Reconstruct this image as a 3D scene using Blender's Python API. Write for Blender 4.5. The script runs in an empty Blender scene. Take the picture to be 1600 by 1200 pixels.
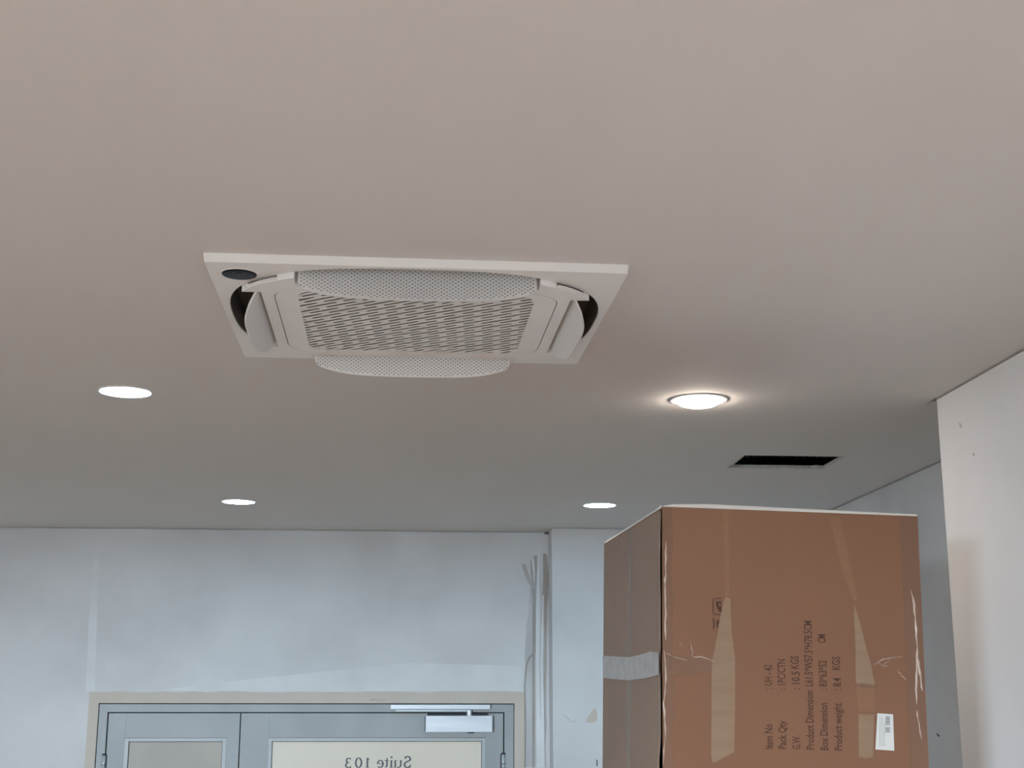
import bpy, bmesh, math, random
from mathutils import Vector, Matrix
from mathutils.geometry import tessellate_polygon

random.seed(7)
SC = bpy.context.scene
COL = SC.collection

# ------------------------------------------------------------------ camera
CAMZ = 2.15
F_PX, PITCH, YAW, ROLL = 2111.93, 0.2264, 0.0693, 0.0012
FW = Vector((math.sin(YAW)*math.cos(PITCH), math.cos(YAW)*math.cos(PITCH), math.sin(PITCH)))
_r = Vector((math.cos(YAW), -math.sin(YAW), 0)); _u = _r.cross(FW)
RT = _r*math.cos(ROLL) + _u*math.sin(ROLL); UP = _u*math.cos(ROLL) - _r*math.sin(ROLL)
CAM = Vector((0, 0, CAMZ))
cd = bpy.data.cameras.new('camera'); cam = bpy.data.objects.new('camera', cd); COL.objects.link(cam)
cd.sensor_width = 36; cd.lens = F_PX/1600*36; cd.clip_start = 0.05; cd.clip_end = 200
M = Matrix.Identity(4)
for i in range(3):
    M[i][0], M[i][1], M[i][2], M[i][3] = RT[i], UP[i], -FW[i], CAM[i]
cam.matrix_world = M
SC.camera = cam

def ray(px, py):
    return FW*F_PX + RT*(px-800) - UP*(py-600)
def on_y(px, py, y):                      # pixel on a plane of constant depth
    d = ray(px, py); return CAM + d*(y/d.y)
def on_x(px, py, x):
    d = ray(px, py); return CAM + d*(x/d.x)
def on_z(px, py, z):
    d = ray(px, py); return CAM + d*((z-CAMZ)/d.z)

# ------------------------------------------------------------------ world, daylight, exposure
SC.view_settings.view_transform = 'Standard'; SC.view_settings.look = 'None'
SC.view_settings.gamma = 1; SC.view_settings.use_curve_mapping = False
SC.view_settings.exposure = 0.28
W = bpy.data.worlds.new('world'); SC.world = W; W.use_nodes = True
bg = W.node_tree.nodes['Background']
bg.inputs[0].default_value = (0.72, 0.92, 1.09, 1); bg.inputs[1].default_value = 248.0
LAMP_COOL = ((0.40, 0.74, 1.0), 62.0)
LAMP_WARM = ((1.0, 0.86, 0.74), 80.0)
LAMP_FILL = ((1.0, 0.63, 0.40), 300.0)  # unseen lamps added behind the camera for warm bounce on the ceiling
# unseen high window added behind the camera, sized for the box shadow: daylight enters (portal only guides the sampling)
H = CAMZ + 0.9522                          # ceiling
X1, Y1, X2, YB, YC, XC = 1.6907, 4.2267, 2.1592, 8.0545, 7.843, 0.7787
XL, YF = -5.3, -5.0
WIN = (-4.4, -3.3, 1.4, 2.5)              # x0 x1 z0 z1
for (sx, sz, loc, rot) in ((WIN[1]-WIN[0], WIN[3]-WIN[2], ((WIN[0]+WIN[1])/2, YF-0.1, (WIN[2]+WIN[3])/2), (math.radians(90), 0, 0)),):
    pl = bpy.data.lights.new('window_portal', 'AREA'); pl.shape = 'RECTANGLE'; pl.size = sx; pl.size_y = sz; pl.cycles.is_portal = True
    po = bpy.data.objects.new('window_portal', pl); COL.objects.link(po); po.location = loc; po.rotation_euler = rot

# ------------------------------------------------------------------ materials
def mat(name, col, rough=0.6, spec=0.5, noise=None, bump=None, metal=0, emit=None, alpha=None, trans=None, coat=0):
    """noise=(scale, second colour, amount[, detail, stretch xyz]); bump=(scale, strength, distance)"""
    m = bpy.data.materials.new(name); m.use_nodes = True
    nt = m.node_tree; N = nt.nodes; L = nt.links; b = N['Principled BSDF']
    b.inputs['Base Color'].default_value = (*col, 1); b.inputs['Roughness'].default_value = rough
    b.inputs['Specular IOR Level'].default_value = spec; b.inputs['Metallic'].default_value = metal
    b.inputs['Coat Weight'].default_value = coat
    tc = N.new('ShaderNodeTexCoord')
    if noise:
        sc, c2, amt = noise[:3]
        mp = N.new('ShaderNodeMapping'); L.new(tc.outputs['Object'], mp.inputs[0])
        mp.inputs['Scale'].default_value = noise[4] if len(noise) > 4 else (1, 1, 1)
        t = N.new('ShaderNodeTexNoise'); t.inputs['Scale'].default_value = sc
        t.inputs['Detail'].default_value = noise[3] if len(noise) > 3 else 4
        L.new(mp.outputs[0], t.inputs['Vector'])
        r = N.new('ShaderNodeValToRGB'); r.color_ramp.elements[0].position = .35; r.color_ramp.elements[1].position = .68
        L.new(t.outputs['Fac'], r.inputs[0])
        mu = N.new('ShaderNodeMath'); mu.operation = 'MULTIPLY'; mu.inputs[1].default_value = amt
        L.new(r.outputs[0], mu.inputs[0])
        mx = N.new('ShaderNodeMixRGB'); L.new(mu.outputs[0], mx.inputs[0])
        mx.inputs[1].default_value = (*col, 1); mx.inputs[2].default_value = (*c2, 1)
        L.new(mx.outputs[0], b.inputs['Base Color'])
    if bump:
        t = N.new('ShaderNodeTexNoise'); t.inputs['Scale'].default_value = bump[0]; t.inputs['Detail'].default_value = 3
        L.new(tc.outputs['Object'], t.inputs['Vector'])
        bp = N.new('ShaderNodeBump'); bp.inputs['Strength'].default_value = bump[1]; bp.inputs['Distance'].default_value = bump[2]
        L.new(t.outputs['Fac'], bp.inputs['Height']); L.new(bp.outputs[0], b.inputs['Normal'])
    if emit:
        b.inputs['Emission Color'].default_value = (*emit[0], 1); b.inputs['Emission Strength'].default_value = emit[1]
    if alpha is not None:
        b.inputs['Alpha'].default_value = alpha
    if trans:                                # thin film: lets light through diffusely
        o = N['Material Output']; tr = N.new('ShaderNodeBsdfTranslucent'); tr.inputs[0].default_value = (*trans, 1)
        ms = N.new('ShaderNodeMixShader'); ms.inputs[0].default_value = .6
        L.new(b.outputs[0], ms.inputs[1]); L.new(tr.outputs[0], ms.inputs[2]); L.new(ms.outputs[0], o.inputs[0])
    return m

MT = dict(
    ceiling=mat('ceiling_plaster', (.78, .755, .73), .85, .2, (1.6, (.73, .70, .675), .5, 5, (1, .35, 1)), (9, .05, .01)),
    wall=mat('skimmed_plaster', (.70, .69, .685), .85, .2, (2.2, (.585, .575, .57), .75, 6), (14, .1, .01)),
    wallr=mat('white_painted_plaster', (.88, .88, .88), .8, .25, (3.0, (.82, .82, .82), .6, 6), (14, .1, .01)),
    beige=mat('bare_beige_plaster', (.62, .545, .465), .9, .15, (6, (.57, .505, .435), .7, 5), (30, .15, .01)),
    joint=mat('joint_compound', (.735, .73, .725), .85, .2, (5, (.64, .635, .63), .7, 5)),
    stain=mat('dirty_plaster', (.40, .345, .305), .9, .1, (9, (.54, .51, .48), .9, 5, (1, 1, .25))),
    stain2=mat('grey_plaster', (.50, .48, .47), .9, .1, (12, (.64, .62, .61), .9, 5, (1, 1, .2))),
    crack=mat('dark_crack', (.16, .15, .14), .9, .1),
    floor=mat('floor_boards', (.51, .365, .265), .5, .4, (3, (.46, .325, .23), .8, 6, (1, .1, 1))),
    pave=mat('pavement', (.5, .47, .43), .9, .2, (3, (.42, .40, .37), .8)),
    void=mat('void_shade', (.02, .02, .022), .9, .1),
    duct=mat('black_duct', (.012, .013, .016), .45, .5),
    board=mat('plasterboard_edge', (.66, .65, .63), .9, .1, (60, (.5, .48, .45), .8)),
    ac=mat('ac_white_plastic', (.92, .905, .89), .42, .4),
    acg=mat('ac_grille_plastic', (.88, .865, .85), .45, .4),
    acf=mat('ac_flap_plastic', (.82, .805, .79), .4, .4),
    filt=mat('ac_filter', (.30, .265, .25), .8, .2),
    slot=mat('ac_outlet_dark', (.13, .108, .092), .6, .3),
    perf=mat('painted_hole_shade', (.34, .33, .325), .8, .1),  # dark discs on the flaps: shade inside the holes put into colour
    lens_c=mat('lamp_lens_cool', (.9, .9, .9), .4, .4, emit=LAMP_COOL),
    lens_fill=mat('lamp_lens_fill', (.9, .9, .9), .4, .4, emit=LAMP_FILL),
    lens_w=mat('lamp_lens_warm', (.9, .9, .9), .4, .4, emit=LAMP_WARM),
    trim=mat('lamp_trim_white', (.82, .82, .82), .4, .4),
    sensor=mat('sensor_black_gloss', (.006, .009, .017), .4, .15),
    icon=mat('sensor_icon', (.05, .058, .075), .4, .4),
    door=mat('aluminium_blue_grey', (.40, .41, .41), .5, .4, (3.5, (.335, .345, .345), .8, 5, (1, 1, .5))),
    bead=mat('aluminium_bead', (.47, .48, .48), .45, .4),
    dgap=mat('door_gap', (.05, .055, .06), .8, .2),
    glass_a=mat('filmed_glass_grey', (.47, .42, .36), .45, .25, (2, (.38, .345, .30), .8, 2)),
    glass_b=mat('filmed_glass_cream', (.80, .71, .59), .45, .25, (1.2, (.74, .66, .55), .8, 2)),
    ink=mat('grey_lettering', (.13, .13, .15), .6, .3),
    closer=mat('closer_silver', (.74, .77, .80), .35, .4, (4, (.62, .65, .69), .8, 4, (.6, 1, 6)), metal=.25),
    steel=mat('hinge_steel', (.5, .54, .57), .4, .5, metal=.3),
    black=mat('black_cap', (.02, .02, .022), .5, .4),
    carton=mat('kraft_cardboard', (.203, .099, .057), .75, .25, (5, (.195, .096, .056), .8, 4)),
    carton_cool=mat('cardboard_cool_lit', (.262, .186, .14), .8, .2, (5, (.245, .17, .127), .8, 4)),  # same cardboard, with the cool light on the left face put into its colour
    torn=mat('torn_kraft', (.268, .177, .12), .9, .1, (40, (.24, .155, .10), .9, 3, (.15, .15, 1))),
    torn2=mat('torn_kraft_pale', (.232, .125, .077), .9, .1, (40, (.218, .115, .069), .9, 3, (.15, .15, 1))),
    print=mat('brown_black_print', (.075, .035, .022), .8, .2),
    tape=mat('clear_tape', (.62, .59, .55), .3, .4, (30, (.45, .40, .36), .8, 4), (14, .35, .01), alpha=.6),
    tapeb=mat('clear_tape_thin', (.34, .21, .14), .15, .5, None, (22, .3, .01), alpha=.16),
    tapes=mat('tape_seam', (.44, .37, .31), .3, .4, (25, (.27, .20, .15), .9, 4, (1, 1, .3)), (25, .3, .01), alpha=.32),
    ridge=mat('wrinkle_highlight', (.70, .56, .48), .10, .8, alpha=.75),
    film=mat('lit_rim', (.95, .95, .93), .2, .5, trans=(1, 1, .98)),
    paper=mat('label_paper', (.64, .63, .60), .6, .3),
    bar=mat('barcode_grey', (.20, .20, .21), .7, .2),
    barp=mat('label_print', (.46, .455, .44), .7, .2),
)

# ------------------------------------------------------------------ mesh helpers
class MB:
    def __init__(s): s.v = []; s.f = []
    def add(s, vs, fs):
        o = len(s.v); s.v += [Vector(v) for v in vs]; s.f += [tuple(i+o for i in f) for f in fs]; return s
    def box(s, x0, x1, y0, y1, z0, z1):
        return s.add([(x, y, z) for z in (z0, z1) for y in (y0, y1) for x in (x0, x1)],
                     [(0, 2, 3, 1), (4, 5, 7, 6), (0, 1, 5, 4), (2, 6, 7, 3), (0, 4, 6, 2), (1, 3, 7, 5)])
    def prism(s, outer, holes, fa, fb):
        """outer/holes: 2D loops; fa, fb map a 2D point to the 3D front and back face"""
        loops = [list(outer)] + [list(h) for h in holes]
        flat = [p for l in loops for p in l]; n = len(flat)
        tris = tessellate_polygon([[Vector((p[0], p[1], 0)) for p in l] for l in loops])
        vs = [fa(p) for p in flat] + [fb(p) for p in flat]
        fs = [tuple(t) for t in tris] + [tuple(i+n for i in reversed(t)) for t in tris]
        o = 0
        for l in loops:
            k = len(l)
            fs += [(o+i, o+(i+1) % k, n+o+(i+1) % k, n+o+i) for i in range(k)]
            o += k
        return s.add(vs, fs)
    def ribbon(s, pts, widths, fn, close=False):
        """flat ribbon along 2D pts; fn maps 2D to 3D"""
        n = len(pts); vs = []
        for i, p in enumerate(pts):
            a = pts[max(i-1, 0)]; b = pts[min(i+1, n-1)]
            dx, dy = b[0]-a[0], b[1]-a[1]; l = math.hypot(dx, dy) or 1
            w = (widths[i] if isinstance(widths, (list, tuple)) else widths)/2
            vs += [fn((p[0]-dy/l*w, p[1]+dx/l*w)), fn((p[0]+dy/l*w, p[1]-dx/l*w))]
        return s.add(vs, [(2*i, 2*i+1, 2*i+3, 2*i+2) for i in range(n-1)])
    def tube(s, pts, r, k=6):
        n = len(pts); vs = []
        for i, p in enumerate(pts):
            p = Vector(p); a = Vector(pts[max(i-1, 0)]); b = Vector(pts[min(i+1, n-1)]); d = (b-a).normalized()
            q = d.orthogonal().normalized(); w = d.cross(q); rr = r[i] if isinstance(r, (list, tuple)) else r
            vs += [p+(q*math.cos(t*2*math.pi/k)+w*math.sin(t*2*math.pi/k))*rr for t in range(k)]
        fs = [(i*k+t, i*k+(t+1) % k, (i+1)*k+(t+1) % k, (i+1)*k+t) for i in range(n-1) for t in range(k)]
        return s.add(vs, fs + [tuple(range(k))[::-1], tuple(range((n-1)*k, n*k))])
    def lathe(s, prof, c, k=48):
        vs = [(c[0]+r*math.cos(2*math.pi*t/k), c[1]+r*math.sin(2*math.pi*t/k), c[2]+z) for r, z in prof for t in range(k)]
        fs = [(i*k+t, i*k+(t+1) % k, (i+1)*k+(t+1) % k, (i+1)*k+t) for i in range(len(prof)-1) for t in range(k)]
        return s.add(vs, fs)
    def build(s, name, m, parent=None, smooth=False, bevel=0):
        me = bpy.data.meshes.new(name); me.from_pydata([tuple(v) for v in s.v], [], s.f)
        bm = bmesh.new(); bm.from_mesh(me); bmesh.ops.recalc_face_normals(bm, faces=bm.faces)
        bm.to_mesh(me); bm.free(); me.materials.append(MT[m])
        if smooth:
            for p in me.polygons: p.use_smooth = True
        o = bpy.data.objects.new(name, me); COL.objects.link(o)
        if parent is not None: o.parent = parent
        if bevel:
            b = o.modifiers.new('bevel', 'BEVEL'); b.width = bevel; b.segments = 2; b.limit_method = 'ANGLE'; b.angle_limit = math.radians(50)
        return o
def empty(name, loc=(0, 0, 0)):
    o = bpy.data.objects.new(name, None); COL.objects.link(o); o.location = loc; o.empty_display_size = .1; return o
def tag(o, label=None, cat=None, group=None, kind=None):
    if label: o['label'] = label
    if cat: o['category'] = cat
    if group: o['group'] = group
    if kind: o['kind'] = kind
    return o
def struct(o, label, cat): return tag(o, label, cat, None, 'structure')

# ------------------------------------------------------------------ the room
T = .25
struct(MB().box(XL-T, X2+T, YF-T, YB+T, -.1, 0).build('floor', 'floor'), 'warm brown timber floor of the room below the frame', 'floor')
struct(MB().box(-40, 40, -40, YF-T-.001, -.12, -.02).build('pavement', 'pave'), 'grey pavement outside the window behind the viewer', 'pavement')

# ceiling: plasterboard with the opening for the cassette and the cut service hole
acx, acy = -0.0159, 3.3276
HX0, HX1, HY0, HY1 = 1.312, 1.738, 5.343, 5.655
cb = MB()
xs = [XL-.05, acx-.462, acx+.462, HX0, HX1, X2+.05]; ys = [YF-.05, acy-.424, acy+.424, HY0, HY1, YB+.05]
for i in range(5):
    for j in range(5):
        if (i, j) in ((1, 1), (3, 3)): continue
        a = [(xs[i], ys[j]), (xs[i+1], ys[j]), (xs[i+1], ys[j+1]), (xs[i], ys[j+1])]
        cb.add([(x, y, H) for x, y in a], [(0, 1, 2, 3)])
        cb.add([(x, y, H+.015) for x, y in a], [(0, 1, 2, 3)])
for (x0, x1, y0, y1) in ((xs[1], xs[2], ys[1], ys[2]), (HX0, HX1, HY0, HY1)):
    a = [(x0, y0), (x1, y0), (x1, y1), (x0, y1)]
    for k in range(4):
        p, q = a[k], a[(k+1) % 4]
        cb.add([(p[0], p[1], H), (q[0], q[1], H), (q[0], q[1], H+.015), (p[0], p[1], H+.015)], [(0, 1, 2, 3)])
ceil = struct(cb.build('ceiling', 'ceiling'), 'smooth warm white plasterboard ceiling', 'ceiling')
# torn paper and crumbled gypsum along the far and right edges of the service hole
random.seed(3)
te = MB()
pts = [(HX0+.004, HY1)]; n = 22
for k in range(n+1):
    t = k/n; pts.append((HX0+t*(HX1-HX0), HY1-.006-.012*random.random()-(.02 if k > 18 else 0)*random.random()))
pts.append((HX1, HY1))
te.prism(pts, [], lambda p: (p[0], p[1], H-.0005), lambda p: (p[0], p[1]+.002, H+.013))
te.build('torn_edge', 'board', ceil)
te = MB()
pts = [(HX0, HY0)] + [(HX0+.004+.010*random.random()+.02*max(0, t-.8)/.2*0, HY0+t*(HY1-HY0)) for t in [i/10 for i in range(11)]] + [(HX0, HY1)]
te.prism(pts, [], lambda p: (p[0], p[1], H-.0004), lambda p: (p[0]-.003, p[1], H+.013)); te.build('torn_edge', 'board', ceil)
# cracked joint running on from the wall corner
cr = MB()
a = on_z(1463, 622, H); b = on_z(1447, 631.5, H)
cr.ribbon([(a.x, a.y), ((a.x+b.x)/2+.003, (a.y+b.y)/2), (b.x, b.y)], [.005, .004, .001], lambda p: (p[0], p[1], H-.0006))
a = on_z(1462.5, 625.5, H); b = on_z(1456, 625.5, H)
cr.ribbon([(a.x, a.y), (b.x, b.y)], [.018, .005], lambda p: (p[0], p[1], H-.0008)); cr.build('crack', 'crack', ceil)
# enclosure added to keep the hole dark, its shade put into near-black colour
RF = H+.5
rb = MB()
x0, x1, y0, y1 = XL-.04, X2+.04, YF-.04, YB+.04
rb.box(x0, x1, y0, y1, RF, RF+.1).box(x0-.05, x0, y0, y1, H+.016, RF).box(x1, x1+.05, y0, y1, H+.016, RF).box(x0, x1, y0-.05, y0, H+.016, RF).box(x0, x1, y1, y1+.05, H+.016, RF)
struct(rb.build('roof_slab', 'void'), 'near-black enclosure added above the ceiling to keep the hole dark', 'roof')
# black duct seen inside the hole
dm = MB()
yd = HY1+.02; zd = H+.16
prof = []
for k in range(61):
    prof.append(((HX0-.25)+k*.0155, .105 + (.006 if k % 2 else 0)))
dm.tube([(x, yd, zd) for x, r in prof], [r for x, r in prof], 20)
tag(dm.build('air_duct', 'duct', None, True), 'black flexible air duct inside the rectangular hole in the ceiling', 'duct')

def wall_slab(name, m, boxes, gap=.006, label=''):
    """boxes: (x0,x1,y0,y1,z0, (dx0,dx1,dy0,dy1) set-back of the shadow gap under the ceiling)"""
    w = MB()
    for (x0, x1, y0, y1, z0, s) in boxes:
        w.box(x0, x1, y0, y1, z0, H-gap)
        w.box(x0+s[0], x1-s[1], y0+s[2], y1-s[3], H-gap, H)
    return struct(w.build(name, m), label, 'wall')
B = .012
wr = wall_slab('wall_right', 'wallr', [(X1, X2+T, YF, Y1, 0, (B, 0, 0, B))], .006, 'bright white plastered wall end on the right, with the shadow of the box')
wf = wall_slab('wall_right_recess', 'wall', [(X2, X2+T, Y1, YB, 0, (B, 0, 0, 0))], .007, 'blue grey plastered wall set back behind the box')
wall_slab('wall_left', 'wall', [(XL-T, XL, YF, YB, 0, (0, B, 0, 0))], .004, 'plastered wall beyond the left edge of the frame')
# wall with the added window behind the camera
fw_ = MB(); y0, y1 = YF-T, YF
fw_.box(XL-T, WIN[0], y0, y1, 0, H).box(WIN[1], X1+.4, y0, y1, 0, H).box(WIN[0], WIN[1], y0, y1, 0, WIN[2]).box(WIN[0], WIN[1], y0, y1, WIN[3], H)
struct(fw_.build('wall_front', 'wall'), 'plastered wall around the high window behind the viewer', 'wall')
we = struct(empty('window_1', ((WIN[0]+WIN[1])/2, YF-.1, WIN[2])), 'unseen high window added behind the viewer, sized to shape the box shadow', 'window')
ox, oy, oz = we.location
for k in range(2):
    xx = WIN[0]+.03+(WIN[1]-WIN[0]-.06)*k
    MB().box(xx-.03-ox, xx+.03-ox, -.04, .04, 0, WIN[3]-WIN[2]).build('mullion', 'door', we)
for zz in (0, WIN[3]-WIN[2]-.06):
    MB().box(WIN[0]-ox, WIN[1]-ox, -.035, .035, zz, zz+.06).build('window_rail', 'door', we)

# back wall with the doorway
DL, DR = on_y(154.3, 1100.4, YB).x, on_y(803.7, 1097.5, YB).x
ZD = (on_y(154.3, 1100.4, YB).z + on_y(803.7, 1097.5, YB).z)/2
bw = MB()
for (x0, x1, z0) in ((XL-T, DL, 0), (DR, X2+T, 0)):
    bw.box(x0, x1, YB, YB+T, z0, H-.003)
bw.box(DL, DR, YB, YB+T, ZD, H-.003)
bw.box(XL-T, X2+T, YB+B, YB+T, H-.003, H)
wb = struct(bw.build('wall_back', 'wall'), 'patchy blue grey skimmed wall above and beside the doors', 'wall')
def wq(px, py): p = on_y(px, py, YB); return (p.x, p.z)
def wplate(name, m, loop, t, parent, y=YB, smooth=False):
    return MB().prism(loop, [], lambda p: (p[0], y-t, p[1]), lambda p: (p[0], y, p[1])).build(name, m, parent, smooth)
# bare beige band round the door frame
zo = wq(450, 1081)[1]; xl_, xr_ = wq(140, 1085)[0], wq(819, 1085)[0]
random.seed(5)
loop = [(xl_, 0), (DL, 0), (DL, ZD), (DR, ZD), (DR, 0), (xr_+.0, 0), (xr_, zo)]
for k in range(1, 30): loop.append((xr_+(xl_-xr_)*k/30, zo+random.uniform(-.004, .004)+.01*max(0, .25-k/30)))
loop.append((xl_, zo))
wplate('bare_plaster_band', 'beige', loop, .004, wb)
# skim joint left of the doors, feathered band over the door
def streak(name, m, pix, widths, t, parent=None, y=YB):
    """vertical irregular strip through image points on the wall"""
    c = []; random.seed(len(pix)*13+int(pix[0][0]))
    for i in range(len(pix)-1):
        (ax, ay), (bx, by) = pix[i], pix[i+1]
        for s in range(6): 
            q = s/6; p = on_y(ax+(bx-ax)*q, ay+(by-ay)*q, y); w = widths[i]+(widths[i+1]-widths[i])*q
            c.append((p.x, p.z, w*.5*(1+random.uniform(-.12, .12))))
    p = on_y(*pix[-1], y); c.append((p.x, p.z, widths[-1]*.5))
    loop = [(x-w, z) for x, z, w in c] + [(x+w, z) for x, z, w in reversed(c)]
    return wplate(name, m, loop, t, parent or wb, y)
streak('skim_joint', 'joint', [(150, 872), (146, 960), (141, 1081)], [.03, .045, .055], .0012)
loop = [wq(*p) for p in [(250, 1078), (400, 1060), (640, 1036), (815, 1040), (815, 1079), (640, 1080), (400, 1080.5)]]
wplate('skim_band', 'joint', loop, .0010, wb)
# filled chase beside the column
streak('chase_filler', 'stain2', [(838, 868), (836, 1000), (838, 1199)], [.03, .11, .12], .003)
streak('chase_filler', 'joint', [(842, 858), (840, 960), (840, 1040), (842, 1199)], [.012, .022, .022, .03], .007)
streak('chase_filler', 'stain', [(851, 865), (853, 900), (850, 960), (848, 1199)], [.02, .035, .030, .022], .005)
streak('chase_filler', 'joint', [(848.5, 930), (846.5, 1040), (848, 1199)], [.008, .015, .022], .008)
streak('chase_filler', 'stain', [(818, 882), (824, 900), (829, 915)], [.022, .026, .008], .004)
streak('chase_filler', 'stain', [(829, 876), (831, 900), (834, 960), (834, 1199)], [.004, .010, .012, .010], .006)
streak('chase_filler', 'joint', [(832.5, 874), (835, 900), (836.5, 930)], [.010, .012, .006], .006)
def crack_line(pix, r, y=YB-.008):
    c = []
    for i in range(len(pix)-1):
        for s in range(5):
            q = s/5; p = on_y(pix[i][0]*(1-q)+pix[i+1][0]*q, pix[i][1]*(1-q)+pix[i+1][1]*q, y); c.append((p.x, y, p.z))
    p = on_y(*pix[-1], y); c.append((p.x, y, p.z))
    MB().tube(c, r, 5).build('crack', 'stain', wb, True)
crack_line([(833, 1022), (826, 1028), (822, 1040), (819.5, 1070), (821, 1130), (820, 1199)], .0035)
crack_line([(832.5, 920), (833, 1000), (832.5, 1199)], .0028)
crack_line([(836, 868), (837.5, 890), (836, 905), (836, 1020)], .0022)
p = on_y(855.5, 825.8, YB)
MB().box(p.x-.017, p.x+.017, YB-.03, YB+.0, H-.013, H-.001).build('chip', 'crack', wb)
# marks above the frame
MB().ribbon([wq(577, 1094.5), wq(584, 1093), wq(592, 1094.6), wq(600, 1093.2), wq(605, 1094)], [.003, .007, .004, .008, .003], lambda p: (p[0], YB-.0048, p[1])).build('scuff', 'stain', wb)
# column
cm = MB(); cm.box(XC, XC+.75, YC, YB, 0, H-.003).box(XC+B, XC+.75-B, YC+B, YB, H-.003, H)
wc = struct(cm.build('wall_column', 'wall'), 'pale plastered column projecting beside the doors behind the box', 'column')
def cq(px, py): p = on_y(px, py, YC); return (p.x, p.z)
wplate('bare_patch', 'beige', [cq(*p) for p in [(929, 1105), (933, 1112), (933.5, 1125), (926, 1130), (915, 1129), (918, 1120), (924, 1113)]], .0012, wc, YC)
for pp in ([(880, 1116), (886, 1122), (893, 1127)], [(902, 1124), (897, 1128), (890, 1129)], [(884, 1128), (890, 1126.5)]):
    MB().ribbon([cq(*p) for p in pp], [.003]+[.006]*(len(pp)-2)+[.002], lambda p: (p[0], YC-.001, p[1])).build('scuff', 'stain2', wc)
MB().ribbon([cq(932.5, 1187), cq(932.8, 1197)], .008, lambda p: (p[0], YC-.001, p[1])).build('scuff', 'crack', wc)
# scuffs on the right walls
def xplate(pix, w, x, m, parent):
    pts = [(lambda q: (q.y, q.z))(on_x(a, b, x)) for a, b in pix]
    MB().ribbon(pts, w, lambda p: (x-.0006, p[0], p[1])).build('scuff', m, parent)
xplate([(1463, 1146), (1466, 1149), (1468.5, 1150)], [.004, .010, .005], X2, 'crack', wf)
xplate([(1499, 661), (1501, 665), (1503, 667)], [.006, .014, .006], X1, 'stain2', wr)
xplate([(1520, 709), (1523, 711)], [.008, .008], X1, 'stain2', wr)

# ------------------------------------------------------------------ double door
D = struct(empty('door_1', ((DL+DR)/2, YB, 0)), 'blue grey aluminium double door with glazed leaves', 'door')
dx = D.location.x
def dplate(name, m, x0, x1, z0, z1, ya, yb, parent, bevel=0, off=(0, 0, 0)):
    return MB().box(x0-dx, x1-dx, ya, yb, z0, z1).build(name, m, parent, False, bevel)
LX0, LXM, LX1 = on_y(168.8, 1114, YB).x, on_y(376, 1114, YB).x, on_y(787.2, 1113.3, YB).x
ZH = (on_y(300, 1113.9, YB).z+on_y(700, 1113.4, YB).z)/2
g = .004
dplate('backing', 'dgap', DL, DR, 0, ZD, .10, .12, D)
dplate('frame_head', 'door', DL+g, DR-g, ZH+.003, ZD-.005, .006, .10, D, .001)
dplate('frame_jamb', 'door', DL+g, LX0-.004, 0, ZH+.003, .006, .10, D, .001)
dplate('frame_jamb', 'door', LX1+.004, DR-g, 0, ZH+.003, .006, .10, D, .001)
ZG = (on_y(270, 1160, YB).z+on_y(600, 1158.5, YB).z)/2; ZBEAD = (on_y(270, 1153.7, YB).z+on_y(600, 1152, YB).z)/2
def leaf(x0, x1, gx0, gx1, gl, bx):
    s0 = x0+.003; s1 = x1-.003
    L = dplate('door_leaf', 'door', s0, gx0-bx, .02, ZH-.003, .010, .055, D, .0008)           # hanging stile
    dplate('stile', 'door', gx1+bx, s1, .02, ZH-.003, .010, .055, L, .0008)
    dplate('top_rail', 'door', gx0-bx, gx1+bx, ZBEAD, ZH-.003, .0108, .055, L, .0008)
    dplate('bottom_rail', 'door', gx0-bx, gx1+bx, .02, .3, .0108, .055, L, .0008)
    for (a, b, c, d) in ((gx0-bx, gx0-.003, .3, ZBEAD-.001), (gx1+.003, gx1+bx, .3, ZBEAD-.001), (gx0-.003, gx1+.003, ZG+.003, ZBEAD-.001), (gx0-.003, gx1+.003, .3, .33)):
        dplate('glazing_bead', 'bead', a, b, c, d, .007, .03, L, .0015)
    dplate('gasket', 'dgap', gx0-.003, gx1+.003, .33, ZG+.003, .021, .03, L)
    dplate('glass_pane', gl, gx0, gx1, .335, ZG, .0195, .021, L)
    return L
gx = [on_y(x, 1160, YB).x for x in (201.5, 346.5, 425.7, 752.2)]
L1 = leaf(LX0, LXM, gx[0], gx[1], 'glass_a', .026)
L2 = leaf(LXM, LX1, gx[2], gx[3], 'glass_b', .024)
# lettering on the far side of the right-hand pane, read mirrored from inside
tx0, tx1 = on_y(535.5, 1190, YB).x, on_y(643, 1190, YB).x
zb = on_y(590, 1199.5, YB).z; xh = on_y(590, 1188.4, YB).z-zb; ch = on_y(590, 1182, YB).z-zb
U = ch                                        # units of cap height, width 0..~6.15 mirrored into tx1..tx0
WT = 6.25
def lt(p): return (tx1-dx-(p[0]/WT)*(tx1-tx0), .0190, zb+p[1]*U)
def arc(cx, cy, rx, ry, a0, a1, n=14):
    return [(cx+rx*math.cos(math.radians(a0+(a1-a0)*i/n)), cy+ry*math.sin(math.radians(a0+(a1-a0)*i/n))) for i in range(n+1)]
lm = MB(); X = .64                            # x-height
def st(pts, w): lm.ribbon(pts, w, lt)
def thickthin(pts, thin, thick):              # thicker where the stroke runs vertical
    ws = []
    for i in range(len(pts)):
        a = pts[max(i-1, 0)]; b = pts[min(i+1, len(pts)-1)]; l = math.hypot(b[0]-a[0], b[1]-a[1]) or 1
        ws.append(thin+(thick-thin)*abs(b[1]-a[1])/l)
    st(pts, ws)
# S
thickthin(arc(.36, .74, .24, .24, 20, 200)+arc(.36, .25, .27, .26, 70, -160), .09, .17)
st([(.60, 1.0), (.60, .72)], .05); st([(.08, .0), (.08, .3)], .05)
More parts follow.
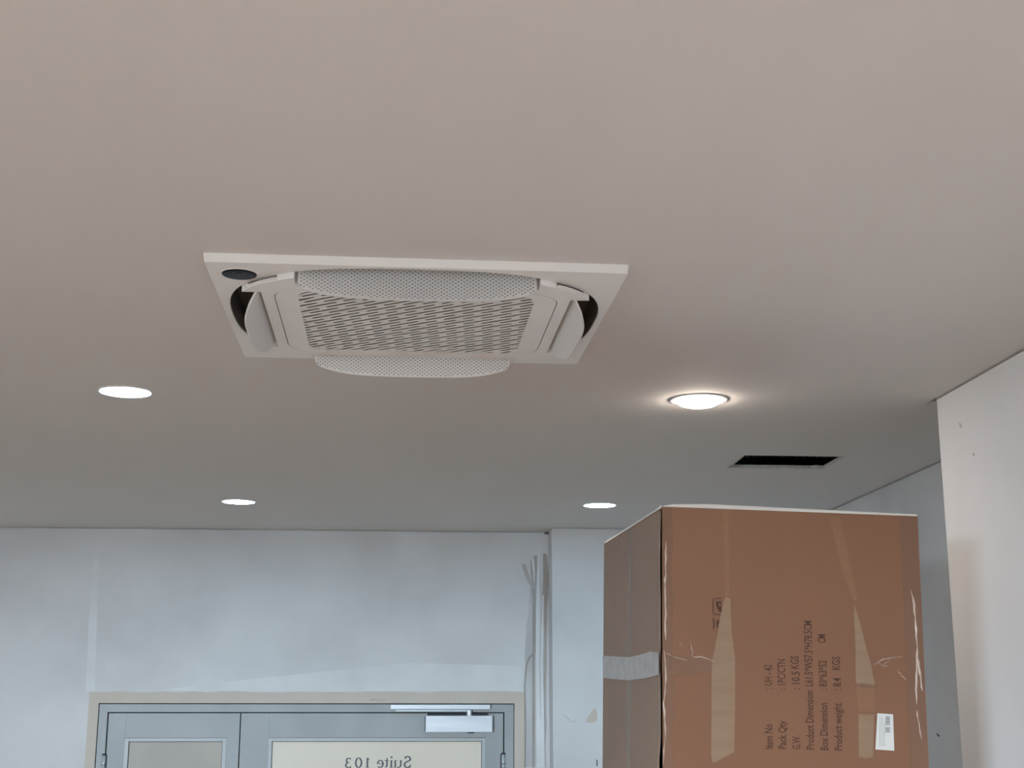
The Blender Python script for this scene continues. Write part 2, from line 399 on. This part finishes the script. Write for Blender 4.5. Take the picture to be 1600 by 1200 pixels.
# u
st([(.98, X), (.98, .2)], .15); thickthin(arc(1.2, .22, .22, .22, 180, 300), .07, .15); st([(1.48, X), (1.48, 0)], .15)
st([(.86, X-.02), (1.05, X-.02)], .05); st([(1.36, X-.02), (1.5, X-.02)], .05); st([(1.44, .02), (1.62, .02)], .05)
# i
st([(1.84, X), (1.84, 0)], .15); st([(1.72, X-.02), (1.9, X-.02)], .05); st([(1.70, .025), (1.99, .025)], .05); st([(1.75, .92), (1.92, .92)], .16)
# t
st([(2.24, .86), (2.24, .15), (2.30, .06), (2.42, .06)], [.10, .15, .12, .05]); st([(2.08, X-.03), (2.44, X-.03)], .07)
# e
thickthin(arc(2.84, .32, .24, .32, 0, 320, 24), .07, .15); st([(2.62, .34), (3.08, .34)], .06)
# 1
st([(4.02, .86), (4.02, 0)], .16); st([(3.84, .74), (4.02, .84)], .07); st([(3.84, .025), (4.2, .025)], .05)
# 0
thickthin(arc(4.82, .43, .26, .42, 0, 360, 28), .07, .16)
# 3
thickthin(arc(5.72, .64, .21, .20, 150, -90)+arc(5.72, .22, .26, .23, 90, -150), .08, .15)
lm.build('lettering', 'ink', L2)
# hinges
for (a, b) in ((162.5, 1180), (786.3, 1178.5)):
    p = on_y(a, b, YB)
    h = MB().tube([(p.x-dx, .003, p.z-.10), (p.x-dx, .003, p.z)], .0105, 12).build('hinge', 'steel', D, True)
    MB().tube([(p.x-dx, .003, p.z), (p.x-dx, .003, p.z+.008)], .0125, 12).build('hinge_cap', 'black', h)
    MB().tube([(p.x-dx, .003, p.z-.055), (p.x-dx, .003, p.z-.051)], .0115, 12).build('knuckle_joint', 'black', h)
    MB().box(p.x-dx-.016, p.x-dx+.016, .0072, .0095, p.z-.10, p.z+.0).build('hinge_leaf', 'dgap', h)
# closer
a, b = on_y(665, 1118, YB), on_y(769, 1143.8, YB)
c = MB().box(a.x-dx, b.x-dx, -.035, .0098, b.z, a.z).build('door_closer', 'closer', D, False, .003)
p = on_y(733, 1114, YB)
MB().box(a.x-dx-.004, a.x-dx, -.033, .0098, b.z+.004, a.z-.004).build('end_cap', 'black', c)
MB().box(a.x-dx+.01, b.x-dx-.03, -.020, .0098, a.z, a.z+.012).build('arm_cover', 'dgap', c)
MB().tube([(p.x-dx, -.018, a.z-.005), (p.x-dx, -.018, a.z+.030)], .015, 14).build('spindle', 'closer', c)
q = on_y(735, 1143.8, YB); MB().tube([(q.x-dx, -.015, q.z-.006), (q.x-dx, -.015, q.z+.002)], .018, 12).build('valve_cap', 'black', c)
r0, r1 = on_y(610.5, 1100.8, YB), on_y(765.7, 1108.2, YB)
MB().box(r0.x-dx, r1.x-dx, -.026, .0058, r1.z, r0.z).build('slide_rail', 'closer', c, False, .002)
MB().box(r0.x-dx+.03, p.x-dx, -.022, -.010, r1.z-.013, r1.z-.002).build('closer_arm', 'steel', c, False, .001)

# ------------------------------------------------------------------ ceiling cassette
AC = empty('ceiling_air_conditioner', (acx, acy, H)); AC.rotation_euler = (0, 0, .0179)
tag(AC, 'white four-way ceiling cassette air conditioner with open flaps and slotted grille', 'air conditioner')
KV = .915
def A(u, v, z): return (u, v*KV, -z)          # u right, v away from the camera, z below the ceiling
RO, NE = .455, 2.8
def outl(t): return RO*(1-(abs(t)/RO)**NE)**(1/NE)
def rrect(hx, hy, r, n=8):
    o = []
    for (cx, cy, a) in ((hx-r, hy-r, 0), (-hx+r, hy-r, 90), (-hx+r, -hy+r, 180), (hx-r, -hy+r, 270)):
        o += [(cx+r*math.cos(math.radians(a+90*i/n)), cy+r*math.sin(math.radians(a+90*i/n))) for i in range(n+1)]
    return o
def sup(R, n=96):
    o = []
    for i in range(n):
        t = 2*math.pi*i/n; c, s = math.cos(t), math.sin(t)
        o.append((R*math.copysign(abs(c)**(2/NE), c), R*math.copysign(abs(s)**(2/NE), s)))
    return o
ZP, ZB = .0205, .0345
fr = MB()
k = .947/.953
fr.prism(rrect(.4765, .4765, .006, 3), [sup(RO+.002)], lambda p: A(p[0]*(k if max(abs(p[0]), abs(p[1])) > .46 else 1), p[1]*(k if max(abs(p[0]), abs(p[1])) > .46 else 1), ZP), lambda p: A(p[0], p[1], 0))
fr.build('face_frame', 'ac', AC, False, .0022)
# body: rounded square with four outlet notches
NH, CH = .280, .365
def corner(n=14):                              # arc from (NH, outl) to (outl, NH)
    a0 = math.atan2(outl(NH), NH); a1 = math.atan2(NH, outl(NH)); o = []
    for i in range(n+1):
        a = a0+(a1-a0)*i/n; c, s = math.cos(a), math.sin(a); r = RO/((abs(c)**NE+abs(s)**NE)**(1/NE)); o.append((r*c, r*s))
    return o
cor = corner(); body = []
for q in range(4):
    rot = lambda p: [(p[0], p[1]), (p[1], -p[0]), (-p[0], -p[1]), (-p[1], p[0])][q]
    body += [rot(p) for p in cor] + [rot(p) for p in [(CH, NH), (CH, -NH)]]
GR = .337
bo = MB(); bo.prism(body, [rrect(GR, GR, .10)], lambda p: A(p[0], p[1], ZB), lambda p: A(p[0], p[1], -.004))
bd = bo.build('body_panel', 'ac', AC, False, .0018)
GX, GY = .281, .300
gp = MB(); gp.prism(rrect(GR-.0022, GR-.0022, .098), [rrect(GX, GY, .05)], lambda p: A(p[0], p[1], ZB+.0005), lambda p: A(p[0], p[1], ZB-.004))
grille = gp.build('intake_grille', 'ac', AC, False, .001)
MB().box(-GR, GR, -GR*KV, GR*KV, -.010, -.008).build('filter', 'filt', grille)
# slats
ang = math.radians(-39); ca, sa = math.cos(ang), math.sin(ang)
clipper = rrect(GX+.001, GY+.001, .05, 6)
def clip(poly, a, b, c):                       # keep a*x+b*y<=c
    o = []
    for i in range(len(poly)):
        p, q = poly[i], poly[(i+1) % len(poly)]; dp, dq = a*p[0]+b*p[1]-c, a*q[0]+b*q[1]-c
        if dp <= 0: o.append(p)
        if dp*dq < 0: t = dp/(dp-dq); o.append((p[0]+(q[0]-p[0])*t, p[1]+(q[1]-p[1])*t))
    return o
def strip(s0, s1, t0=-9, t1=9):                # s across the slats, t along them
    pl = clipper
    for (a, b, c) in ((-sa, ca, s1), (sa, -ca, -s0), (ca, sa, t1), (-ca, -sa, -t0)):
        pl = clip(pl, a, b, c)
        if len(pl) < 3: return None
    return pl
PI_, BAR = .0212, .0098
for r in range(-24, 25):
    s0 = r*PI_
    main = strip(s0, s0+BAR)
    if not main: continue
    sm = MB(); sm.prism(main, [], lambda p: A(p[0], p[1], ZB+.0004), lambda p: A(p[0], p[1], ZB-.0008))
    for j in range(-8, 9):
        t0 = (j+(r*.37) % 1)*.115
        br = strip(s0+BAR-.0005, s0+PI_+.0005, t0, t0+.022)
        if br: sm.prism(br, [], lambda p: A(p[0], p[1], ZB-.0002), lambda p: A(p[0], p[1], ZB-.0009))
    sm.build('slat', 'acg', grille)
# dark outlet housing above the ceiling opening
hb = MB()
hx, hy = .460, .421
hb.box(-hx, hx, -hy, hy, .06, .07)
for (a, b, c, d) in ((-hx, -hx+.004, -hy, hy), (hx-.004, hx, -hy, hy), (-hx, hx, -hy, -hy+.004), (-hx, hx, hy-.004, hy)): hb.box(a, b, c, d, -.012, .06)
for sg in (-1, 1):
    hb.box(sg*.35-.003, sg*.35+.003, -.36*KV, .36*KV, .006, .06)
    hb.box(-.36, .36, sg*.35*KV-.003, sg*.35*KV+.003, .006, .06)
hb.build('outlet_housing', 'slot', AC)
ol = MB(); ol.prism(sup(RO+.0015), [sup(RO+.0002)], lambda p: A(p[0], p[1], ZP-.003), lambda p: A(p[0], p[1], -.012)); ol.build('outlet_lip', 'slot', AC)

# flaps
def flap(side, theta, perf, PIV, W0, W1, bulge, TL=.272, RC=.010, zp=.006):
    th = math.radians(theta); nt, nw = 56, 10
    def P(t, w, off):                          # t along, w outward from the chord, off along the outer face
        sft = w-PIV; bul = bulge*(1-((w-W0/2)/(W0/2))**2)
        out = CH+PIV+sft*math.cos(th)+(off+bul)*(-math.sin(th)); dn = ZB-zp+sft*math.sin(th)+(off+bul)*math.cos(th)
        u, v = {'near': (t, -out), 'far': (t, out), 'left': (-out, t), 'right': (out, t)}[side]
        return A(u, v, dn)
    def wmax(t):
        e = min(1, max(0, (abs(t)-(TL-RC))/RC))
        return W0-W1*(abs(t)/TL)**4-RC*(1-math.sqrt(1-e*e))
    mb = MB(); vs = []
    for off in (0, -.0045):
        for i in range(nt+1):
            t = -TL+2*TL*i/nt
            for j in range(nw+1): vs.append(P(t, .006+(wmax(t)-.006)*j/nw, off))
    K = (nt+1)*(nw+1); fs = []
    for i in range(nt):
        for j in range(nw):
            a = i*(nw+1)+j; b = a+nw+1
            fs += [(a, b, b+1, a+1), (K+a, K+a+1, K+b+1, K+b)]
    for i in range(nt):
        for j in (0, nw):
            a = i*(nw+1)+j; b = a+nw+1; fs.append((a, b, K+b, K+a))
    for i in (0, nt):
        for j in range(nw):
            a = i*(nw+1)+j; fs.append((a, a+1, K+a+1, K+a))
    mb.add(vs, fs); o = mb.build('flap', 'acf', AC)
    for p in o.data.polygons: p.use_smooth = True
    md = o.modifiers.new('edge', 'EDGE_SPLIT'); md.split_angle = math.radians(40)
    if perf:
        pm = MB(); row = 0; w = .008
        while w < .09:
            t = -TL+.008+(.0066 if row % 2 else 0)
            while t < TL-.006:
                if w < wmax(t)-.005:
                    for off in (.0003, -.0048):
                        ring = [P(t+.0027*math.cos(q*math.pi/3), w+.0019*math.sin(q*math.pi/3), off) for q in range(6)]
                        pm.add(ring, [tuple(range(6))])
                t += .0132
            w += .0047; row += 1
        tag(pm.build('painted_holes', 'perf', o), None, None, None, 'stuff')
    return o
flap('near', 76, True, .034, .089, .030, .004); flap('far', 76, True, .034, .089, .030, .004)
for sd in ('left', 'right'): flap(sd, 58, False, .004, .086, .040, .007, .268, .022, .026)
# corner slots in the body wall
for q in range(4):
    rot = lambda p: [(p[0], p[1]), (p[1], -p[0]), (-p[0], -p[1]), (-p[1], p[0])][q]
    c2 = [p for p in corner(40) if .318 < p[0] < .392] if q in (0, 2) else [p for p in corner(40) if .318 < p[1] < .392]
    sl = MB(); pts = [rot(p) for p in c2]
    for (z0, z1, m, nm, e) in ((ZP+.0012, ZP+.0060, 'slot', 'corner_slot', 1.0030),):
        vs = [A(p[0]*e, p[1]*e, z0) for p in pts]+[A(p[0]*e, p[1]*e, z1) for p in pts]; n = len(pts)
        MB().add(vs, [(i, i+1, n+i+1, n+i) for i in range(n-1)]).build(nm, m, AC)
    vs = []
    for p in pts: vs += [A(p[0], p[1], ZP+.0068), A(p[0]*1.014, p[1]*1.014, ZP+.0075), A(p[0]*1.014, p[1]*1.014, ZP+.0095), A(p[0], p[1], ZP+.0115)]
    n = len(pts); MB().add(vs, [(4*i+j, 4*i+4+j, 4*i+5+j, 4*i+1+j) for i in range(n-1) for j in range(3)]).build('corner_ridge', 'ac', AC)
# sensor
su, sv = -.405, -.351/KV
sb = MB(); sb.lathe([(.001, -ZP-.0035), (.034, -ZP-.0035), (.0385, -ZP-.0025), (.0395, -ZP+.0005)], (su, sv*KV, 0), 40)
se = sb.build('sensor_disc', 'sensor', AC, True)
MB().lathe([(.0395, -ZP-.001), (.0405, -ZP-.0018), (.0418, -ZP-.001), (.0425, -ZP+.0005)], (su, sv*KV, 0), 40).build('sensor_rim', 'ac', AC, True)
im = MB(); im.ribbon([(su-.012, sv*KV-.022)]+arc(su+.001, sv*KV-.016, .013, .010, 160, 20)+[(su+.014, sv*KV-.020)], .0025, lambda p: (p[0], p[1], -ZP-.0039))
im.prism([(su+.026+.0035*math.cos(t), sv*KV+.004+.0045*math.sin(t)) for t in [i*math.pi/5 for i in range(10)]], [], lambda p: (p[0], p[1], -ZP-.0038), lambda p: (p[0], p[1], -ZP-.0036))
im.build('icon', 'icon', se)

# ------------------------------------------------------------------ downlights
def downlight(px, py, label, warm=False, at=None):
    p = on_z(px, py, H) if at is None else Vector((*at, H))
    o = empty('downlight', (p.x, p.y, H)); tag(o, label, 'downlight', 'round downlights in the ceiling')
    if not warm:
        MB().lathe([(.090, 0), (.090, -.003), (.083, -.0045), (.080, -.003)], (0, 0, 0)).build('trim_ring', 'trim', o, True)
        MB().lathe([(.0005, -.0042), (.060, -.0042), (.080, -.0032)], (0, 0, 0)).build('lens', 'lens_c' if at is None else 'lens_fill', o, True)
    else:
        MB().lathe([(.097, -.0002), (.097, -.0025), (.094, -.0035), (.072, -.0035)], (0, 0, 0)).build('trim_ring', 'trim', o, True)
        MB().lathe([(.097, -.0002), (.0990, -.0002), (.0990, -.0006), (.097, -.0006)], (0, 0, 0)).build('rim_shadow', 'bar', o, True)  # dark ring painting the shadow line round the lamp flange
        MB().lathe([(.0005, -.024), (.030, -.0232), (.052, -.0195), (.066, -.0135), (.073, -.007), (.0745, -.0035)], (0, 0, 0)).build('lens', 'lens_w', o, True)
    return o
downlight(196, 611.5, 'lit round cool white downlight left of the air conditioner')
downlight(1092, 624.5, 'lit round warm downlight hanging slightly below the ceiling near the hole', True)
downlight(373, 783.5, 'small far lit downlight above the left door leaf')
downlight(937, 789, 'small far lit downlight just left of the box top')

for (x, lab) in ((-.97, 'unseen warm fill downlight added behind the viewer on the left'), (.91, 'unseen warm fill downlight added behind the viewer on the right')):
    downlight(0, 0, lab, False, (x, -.74))

# ------------------------------------------------------------------ cardboard boxes
BW, BD, BH = .640, .816, .8645
BX, BY, BZ = 0.5837, 3.2163, CAMZ+.4433
def carton(name, loc, roll, label, BH):
    o = empty(name, loc); o.rotation_euler = (0, roll, .036)
    tag(o, label, 'box', 'cardboard boxes in the stack')
    t = .005
    def pan(n, m, *b, bev=.0012): return MB().box(*b).build(n, m, o, False, bev)
    pan('front_panel', 'carton', 0, BW, 0, t, 0, BH)
    pan('back_panel', 'carton', 0, BW, BD-t, BD, 0, BH)
    pan('right_panel', 'carton', BW-t, BW, t, BD-t, 0, BH)
    pan('top_panel', 'carton', 0, BW-t, t, BD-t, BH-t, BH)
    pan('bottom_panel', 'carton', 0, BW-t, t, BD-t, 0, t)
    return o
BB = BZ-BH                                   # underside of the top box
c3 = carton('cardboard_box', (BX, BY, BB), .0215, 'large brown cardboard box with printed dimensions and clear tape', BH)
# placed so that its top left front corner is at the measured point
c3.location = (BX-.0215*BH+.004, BY, BB+.002)
bpy.context.view_layer.update()
MI = c3.matrix_world.inverted(); MW = c3.matrix_world
def bq(px, py, plane='front'):
    """image point to box coordinates on the front (y=0) or left (x=0) face"""
    o = MI @ CAM; d = (MI.to_3x3() @ ray(px, py))
    if plane == 'front': k = -o.y/d.y; q = o+d*k; return (q.x, q.z)
    k = -o.x/d.x; q = o+d*k; return (q.y, q.z)
# left face: two flaps meeting at the taped seam, standing off the front edge
t = .005
y0 = .012; ym = BD*.5-.003
edge = [(y0+.004, .004)]; random.seed(11)
zs = [i/16 for i in range(17)]
edge = []
for q in zs:
    zz = .004+(BH-.010)*q; py = (1-q)
    bulge = .012*math.exp(-((q-.28)/.05)**2)
    edge.append((.038+.006*random.random()+bulge*2.2-(.012 if q > .95 else 0), zz))
loop = edge+[(ym, BH-.005), (ym, .004)]
fl1 = MB().prism(loop, [], lambda p: (-.001, p[0], p[1]), lambda p: (.004, p[0], p[1])).build('flap', 'carton_cool', c3)
fl2 = MB().box(-.001, .004, ym+.005, BD-.001, .004, BH-.005).build('flap', 'carton_cool', c3)
# seam tape on the left face
def lface(p, e=.0022): return (-e, p[0], p[1])
pts = []; random.seed(21)
for i in range(29):
    z = .01+(BH-.014)*i/28; pts.append((ym+.0025+random.uniform(-.002, .002), z))
MB().ribbon(pts, [.062+random.uniform(-.008, .008) for _ in pts], lface).build('seam_tape', 'tapes', c3)
# band of tape across the left face at mid height
band = [bq(*p, 'left') for p in [(1031.5, 1020), (1018, 1018), (1003, 1023), (985, 1027), (960, 1025.5), (944, 1024.5), (944, 1059), (960, 1061), (985, 1063), (1003, 1061), (1018, 1058), (1031.5, 1054)]]
MB().prism(band, [], lambda p: (-.0042, p[0], p[1]), lambda p: (-.0036, p[0], p[1])).build('tape_band', 'tape', c3)
def fface(e): return lambda p: (p[0], -e, p[1])
def fpoly(name, m, pix, e, th=.0006):
    return MB().prism([bq(*p) for p in pix], [], fface(e+th), fface(e)).build(name, m, c3)
fpoly('tape_band', 'tapeb', [(1034, 1022), (1060, 1024), (1085, 1023), (1113, 1030), (1112, 1050), (1085, 1052), (1060, 1055), (1034, 1055)], .0012)
# tape along the front edges
def vstrip(name, m, x0, x1, z0, z1, e, jag=.003, n=24, seed=1):
    random.seed(seed); L = []; R = []
    for i in range(n+1):
        z = z0+(z1-z0)*i/n; L.append((x0, z)); R.append((x1+random.uniform(-jag, jag), z))
    return MB().prism(L+R[::-1], [], fface(e+.0005), fface(e)).build(name, m, c3)
vstrip('edge_tape', 'tapeb', .001, .024, .02, BH-.002, .0006, .003)
vstrip('edge_tape', 'tapeb', BW-.001, BW-.046, .02, BH-.002, .0006, .0015, seed=4)
# tape wrinkles as raised ridges, their highlights put into the pale colour
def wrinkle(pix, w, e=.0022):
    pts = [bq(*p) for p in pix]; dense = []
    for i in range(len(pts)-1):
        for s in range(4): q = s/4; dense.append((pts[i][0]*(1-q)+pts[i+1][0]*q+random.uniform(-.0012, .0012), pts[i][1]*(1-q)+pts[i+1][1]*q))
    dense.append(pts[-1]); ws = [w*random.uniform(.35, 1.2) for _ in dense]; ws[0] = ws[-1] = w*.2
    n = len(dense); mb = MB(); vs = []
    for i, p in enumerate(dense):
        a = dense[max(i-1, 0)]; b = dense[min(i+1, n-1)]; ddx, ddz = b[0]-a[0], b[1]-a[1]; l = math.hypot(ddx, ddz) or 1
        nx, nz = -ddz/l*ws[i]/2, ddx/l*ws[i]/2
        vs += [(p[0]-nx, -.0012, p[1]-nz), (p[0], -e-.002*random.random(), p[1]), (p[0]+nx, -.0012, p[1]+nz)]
    mb.add(vs, [(3*i+j, 3*i+3+j, 3*i+4+j, 3*i+1+j) for i in range(n-1) for j in range(2)]).build('wrinkle_highlight', 'ridge', c3)
random.seed(8)
wrinkle([(1040, 846), (1040.5, 880), (1039, 915), (1040, 945), (1040, 1000)], .005)
wrinkle([(1037, 1015), (1041, 1060), (1037, 1100), (1040, 1150), (1036, 1195)], .004)
wrinkle([(1036, 1018), (1055, 1027), (1075, 1032)], .002); wrinkle([(1062, 1003), (1066, 1012)], .002)
wrinkle([(1079, 1001), (1081, 1014), (1082, 1027)], .0025); wrinkle([(1082, 1027), (1095, 1026), (1108, 1030), (1115, 1034)], .003)
wrinkle([(1423, 922), (1428, 945), (1431, 985), (1433, 1020), (1431, 1055), (1432, 1100)], .005)
wrinkle([(1432, 1110), (1436, 1135), (1439, 1155)], .004); wrinkle([(1431, 1020), (1437, 1050), (1441, 1080)], .006)
wrinkle([(1360, 1042), (1380, 1030), (1395, 1027), (1412, 1026)], .0025); wrinkle([(1378, 1040), (1392, 1030)], .002)
wrinkle([(1402, 1048), (1409, 1056), (1416, 1062)], .0025); wrinkle([(1372, 1035), (1380, 1041), (1388, 1040)], .002)
# torn strips where old tape was pulled off
t1 = fpoly('torn_strip', 'torn', [(1134, 933), (1141, 935), (1143, 985), (1146, 1010), (1148.5, 1030), (1148.5, 1110), (1147, 1175), (1130, 1184), (1114, 1193), (1111, 1183), (1111.5, 1110), (1111.5, 1040), (1117, 1010), (1122, 985), (1126, 960), (1131, 938)], .0002, .0006)
fpoly('torn_strip', 'torn', [(1334, 943), (1343, 970), (1353, 1010), (1361, 1040), (1367, 1070), (1350, 1071), (1337, 1067), (1336.5, 1035), (1336, 1000), (1334, 965)], .0002, .0008)
fpoly('torn_strip', 'torn2', [(1338, 1073), (1366, 1074), (1368, 1112), (1341, 1113)], .0002, .0004)
fpoly('torn_strip', 'torn', [(1341, 1116), (1366, 1116), (1364, 1183), (1352, 1185), (1342, 1183)], .0002, .0006)
fl_ = MB(); aa = [bq(*p) for p in [(1343, 1067), (1372, 1070.5), (1371, 1073), (1344, 1071)]]
fl_.add([(p[0], -.001-(.004 if i >= 2 else 0), p[1]) for i, p in enumerate(aa)], [(0, 1, 2, 3)]).build('torn_curl', 'torn', c3)
fpoly('tape_mark', 'torn2', [(1130, 800), (1138, 800), (1140, 932), (1133, 932)], .0001, .0003)
fpoly('tape_mark', 'torn2', [(1296, 808), (1312, 808), (1340, 935), (1334, 940), (1318, 900)], .0001, .0003)
# label with barcode
lb = fpoly('paper_label', 'paper', [(1370.5, 1114.5), (1395, 1116), (1397, 1173), (1367.5, 1171)], .0012, .0004)
def lmark(pix, m, nm):
    MB().prism([bq(*p) for p in pix], [], fface(.0021), fface(.0017)).build(nm, m, lb)
for (yy0, yy1) in ((1119, 1133), (1136, 1144.5)):
    n = 6
    for i in range(n):
        a = yy0+(yy1-yy0)*i/n; b = a+(yy1-yy0)/n*(.75 if i % 2 else .5)
        lmark([(1383, a), (1390, a+.2), (1390, b+.2), (1383, b)], 'bar', 'barcode_bar')
for i, xx in enumerate((1374, 1377.5, 1381)):
    lmark([(xx, 1120+4*i*(i > 1)), (xx+1.2, 1120+4*i*(i > 1)), (xx+1.0, 1166), (xx-.2, 1166)], 'barp', 'label_text_line')
# printed text, running upwards
def ptext(s, px, py0, py1, hpx=12.5):
    cu = bpy.data.curves.new('t', 'FONT'); cu.body = s; cu.size = 1; cu.resolution_u = 2; cu.offset = .012
    ob = bpy.data.objects.new('t', cu); COL.objects.link(ob)
    dg = bpy.context.evaluated_depsgraph_get(); me = bpy.data.meshes.new_from_object(ob.evaluated_get(dg))
    bpy.data.objects.remove(ob); bpy.data.curves.remove(cu)
    xs_ = [v.co.x for v in me.vertices]; x0, x1 = min(xs_), max(xs_)
    a = bq(px, py0); b = bq(px-(py0-py1)*.018, py1); w = bq(px+hpx, py0)[0]-a[0]
    capn = .70
    for v in me.vertices:
        q = (v.co.x-x0)/(x1-x0); up = v.co.y/capn
        v.co = Vector((a[0]+(b[0]-a[0])*q+w-up*w, -.0007, a[1]+(b[1]-a[1])*q))
    me.materials.clear(); me.materials.append(MT['print'])
    o = bpy.data.objects.new('printed_text', me); COL.objects.link(o); o.parent = c3
    return o
for (s, px, a, b) in [
    ('Item No', 1195, 1170, 1131), (': UH - 42', 1194, 1076, 1038.5),
    ('Pack Qty', 1216, 1170, 1126), (': 1PC/CTN', 1215, 1077, 1030),
    ('G.W.', 1238, 1170.5, 1149), (': 10.5', 1237, 1077.5, 1049), ('KGS', 1235.5, 1045, 1024.5),
    ('Product Dimension', 1259.5, 1171, 1079), ('L61.5*W57.5*H78.5CM', 1257.5, 1072, 970),
    ('Box Dimension', 1281.5, 1172, 1098), (': 83*63*52', 1279.5, 1078, 1032), ('CM', 1277.5, 1004.5, 991),
    ('Product weight', 1303.5, 1172.5, 1098.5), (': 8.4', 1301.5, 1078.5, 1059), ('KGS', 1300, 1046.5, 1026)]:
    ptext(s, px, a, b)
# handling mark: rounded frame with a dark blot, and a smudged word under it
def fr2(p): return bq(*p)
mk = MB()
mk.ribbon([bq(*p) for p in [(1127.5, 935), (1117, 935), (1114.5, 936.5), (1114, 939), (1113.8, 955), (1114.3, 958), (1116.5, 959.5), (1126.5, 960.5)]], .0022, fface(.0010))
o_ = mk.build('printed_symbol', 'print', c3)
MB().prism([bq(*p) for p in [(1118, 939.5), (1123, 940), (1125.5, 938), (1127.3, 942), (1127.8, 950), (1127, 957), (1123.5, 956), (1120.5, 951), (1118.5, 946)]],
           [[bq(*p) for p in [(1122.3, 943), (1125.5, 942.5), (1126.3, 948), (1124.5, 948)]]], fface(.0011), fface(.0009)).build('blot', 'print', o_)
MB().ribbon([bq(*p) for p in [(1114.8, 966), (1115.3, 974), (1115, 983)]], .0035, fface(.0010)).build('smudged_word', 'print', o_)
MB().prism([bq(*p) for p in [(1119.5, 969), (1124, 969.5), (1123, 974.5), (1121.5, 975.5), (1122.5, 979), (1121, 981), (1119.2, 978)]], [], fface(.0011), fface(.0009)).build('smudged_word', 'print', o_)
# translucent strips added along the top edges to imitate the lamp-lit flap rim
n = 24; vs = []; random.seed(2)
for i in range(n+1):
    q = i/n; h = (.0105*(1-math.exp(-q*18)))*(1-.62*q)+.0012*random.random()*(1-q)+.0005
    vs += [(.002+q*(BW-.004), .0015, BH-.001), (.002+q*(BW-.004), -.0005, BH+h*.6), (.002+q*(BW-.004), .001, BH+h)]
MB().add(vs, [(3*i+j, 3*i+3+j, 3*i+4+j, 3*i+1+j) for i in range(n) for j in range(2)]).build('lit_rim', 'film', c3, True)
vs = []
for i in range(13):
    q = i/12; vs += [(.0005, .004+q*(BD-.02), BH-.003), (-.0015, .004+q*(BD-.02), BH+.0015+(.004 if i == 0 else 0))]
MB().add(vs, [(2*i, 2*i+2, 2*i+3, 2*i+1) for i in range(12)]).build('lit_rim', 'film', c3, True)
# the boxes it stands on, below the frame
h2 = (BB-.014-.002)/2
for i, lab in enumerate(('lowest brown cardboard box of the stack, standing on the floor below the frame', 'middle brown cardboard box of the stack, just below the frame')):
    cx = carton('cardboard_box', (BX-.0215*BH+.004, BY, h2*i+.001*i), 0, lab, h2-.001)
    MB().box(-.001, .004, .012, BD-.001, .004, h2-.006).build('flap', 'carton_cool', cx)
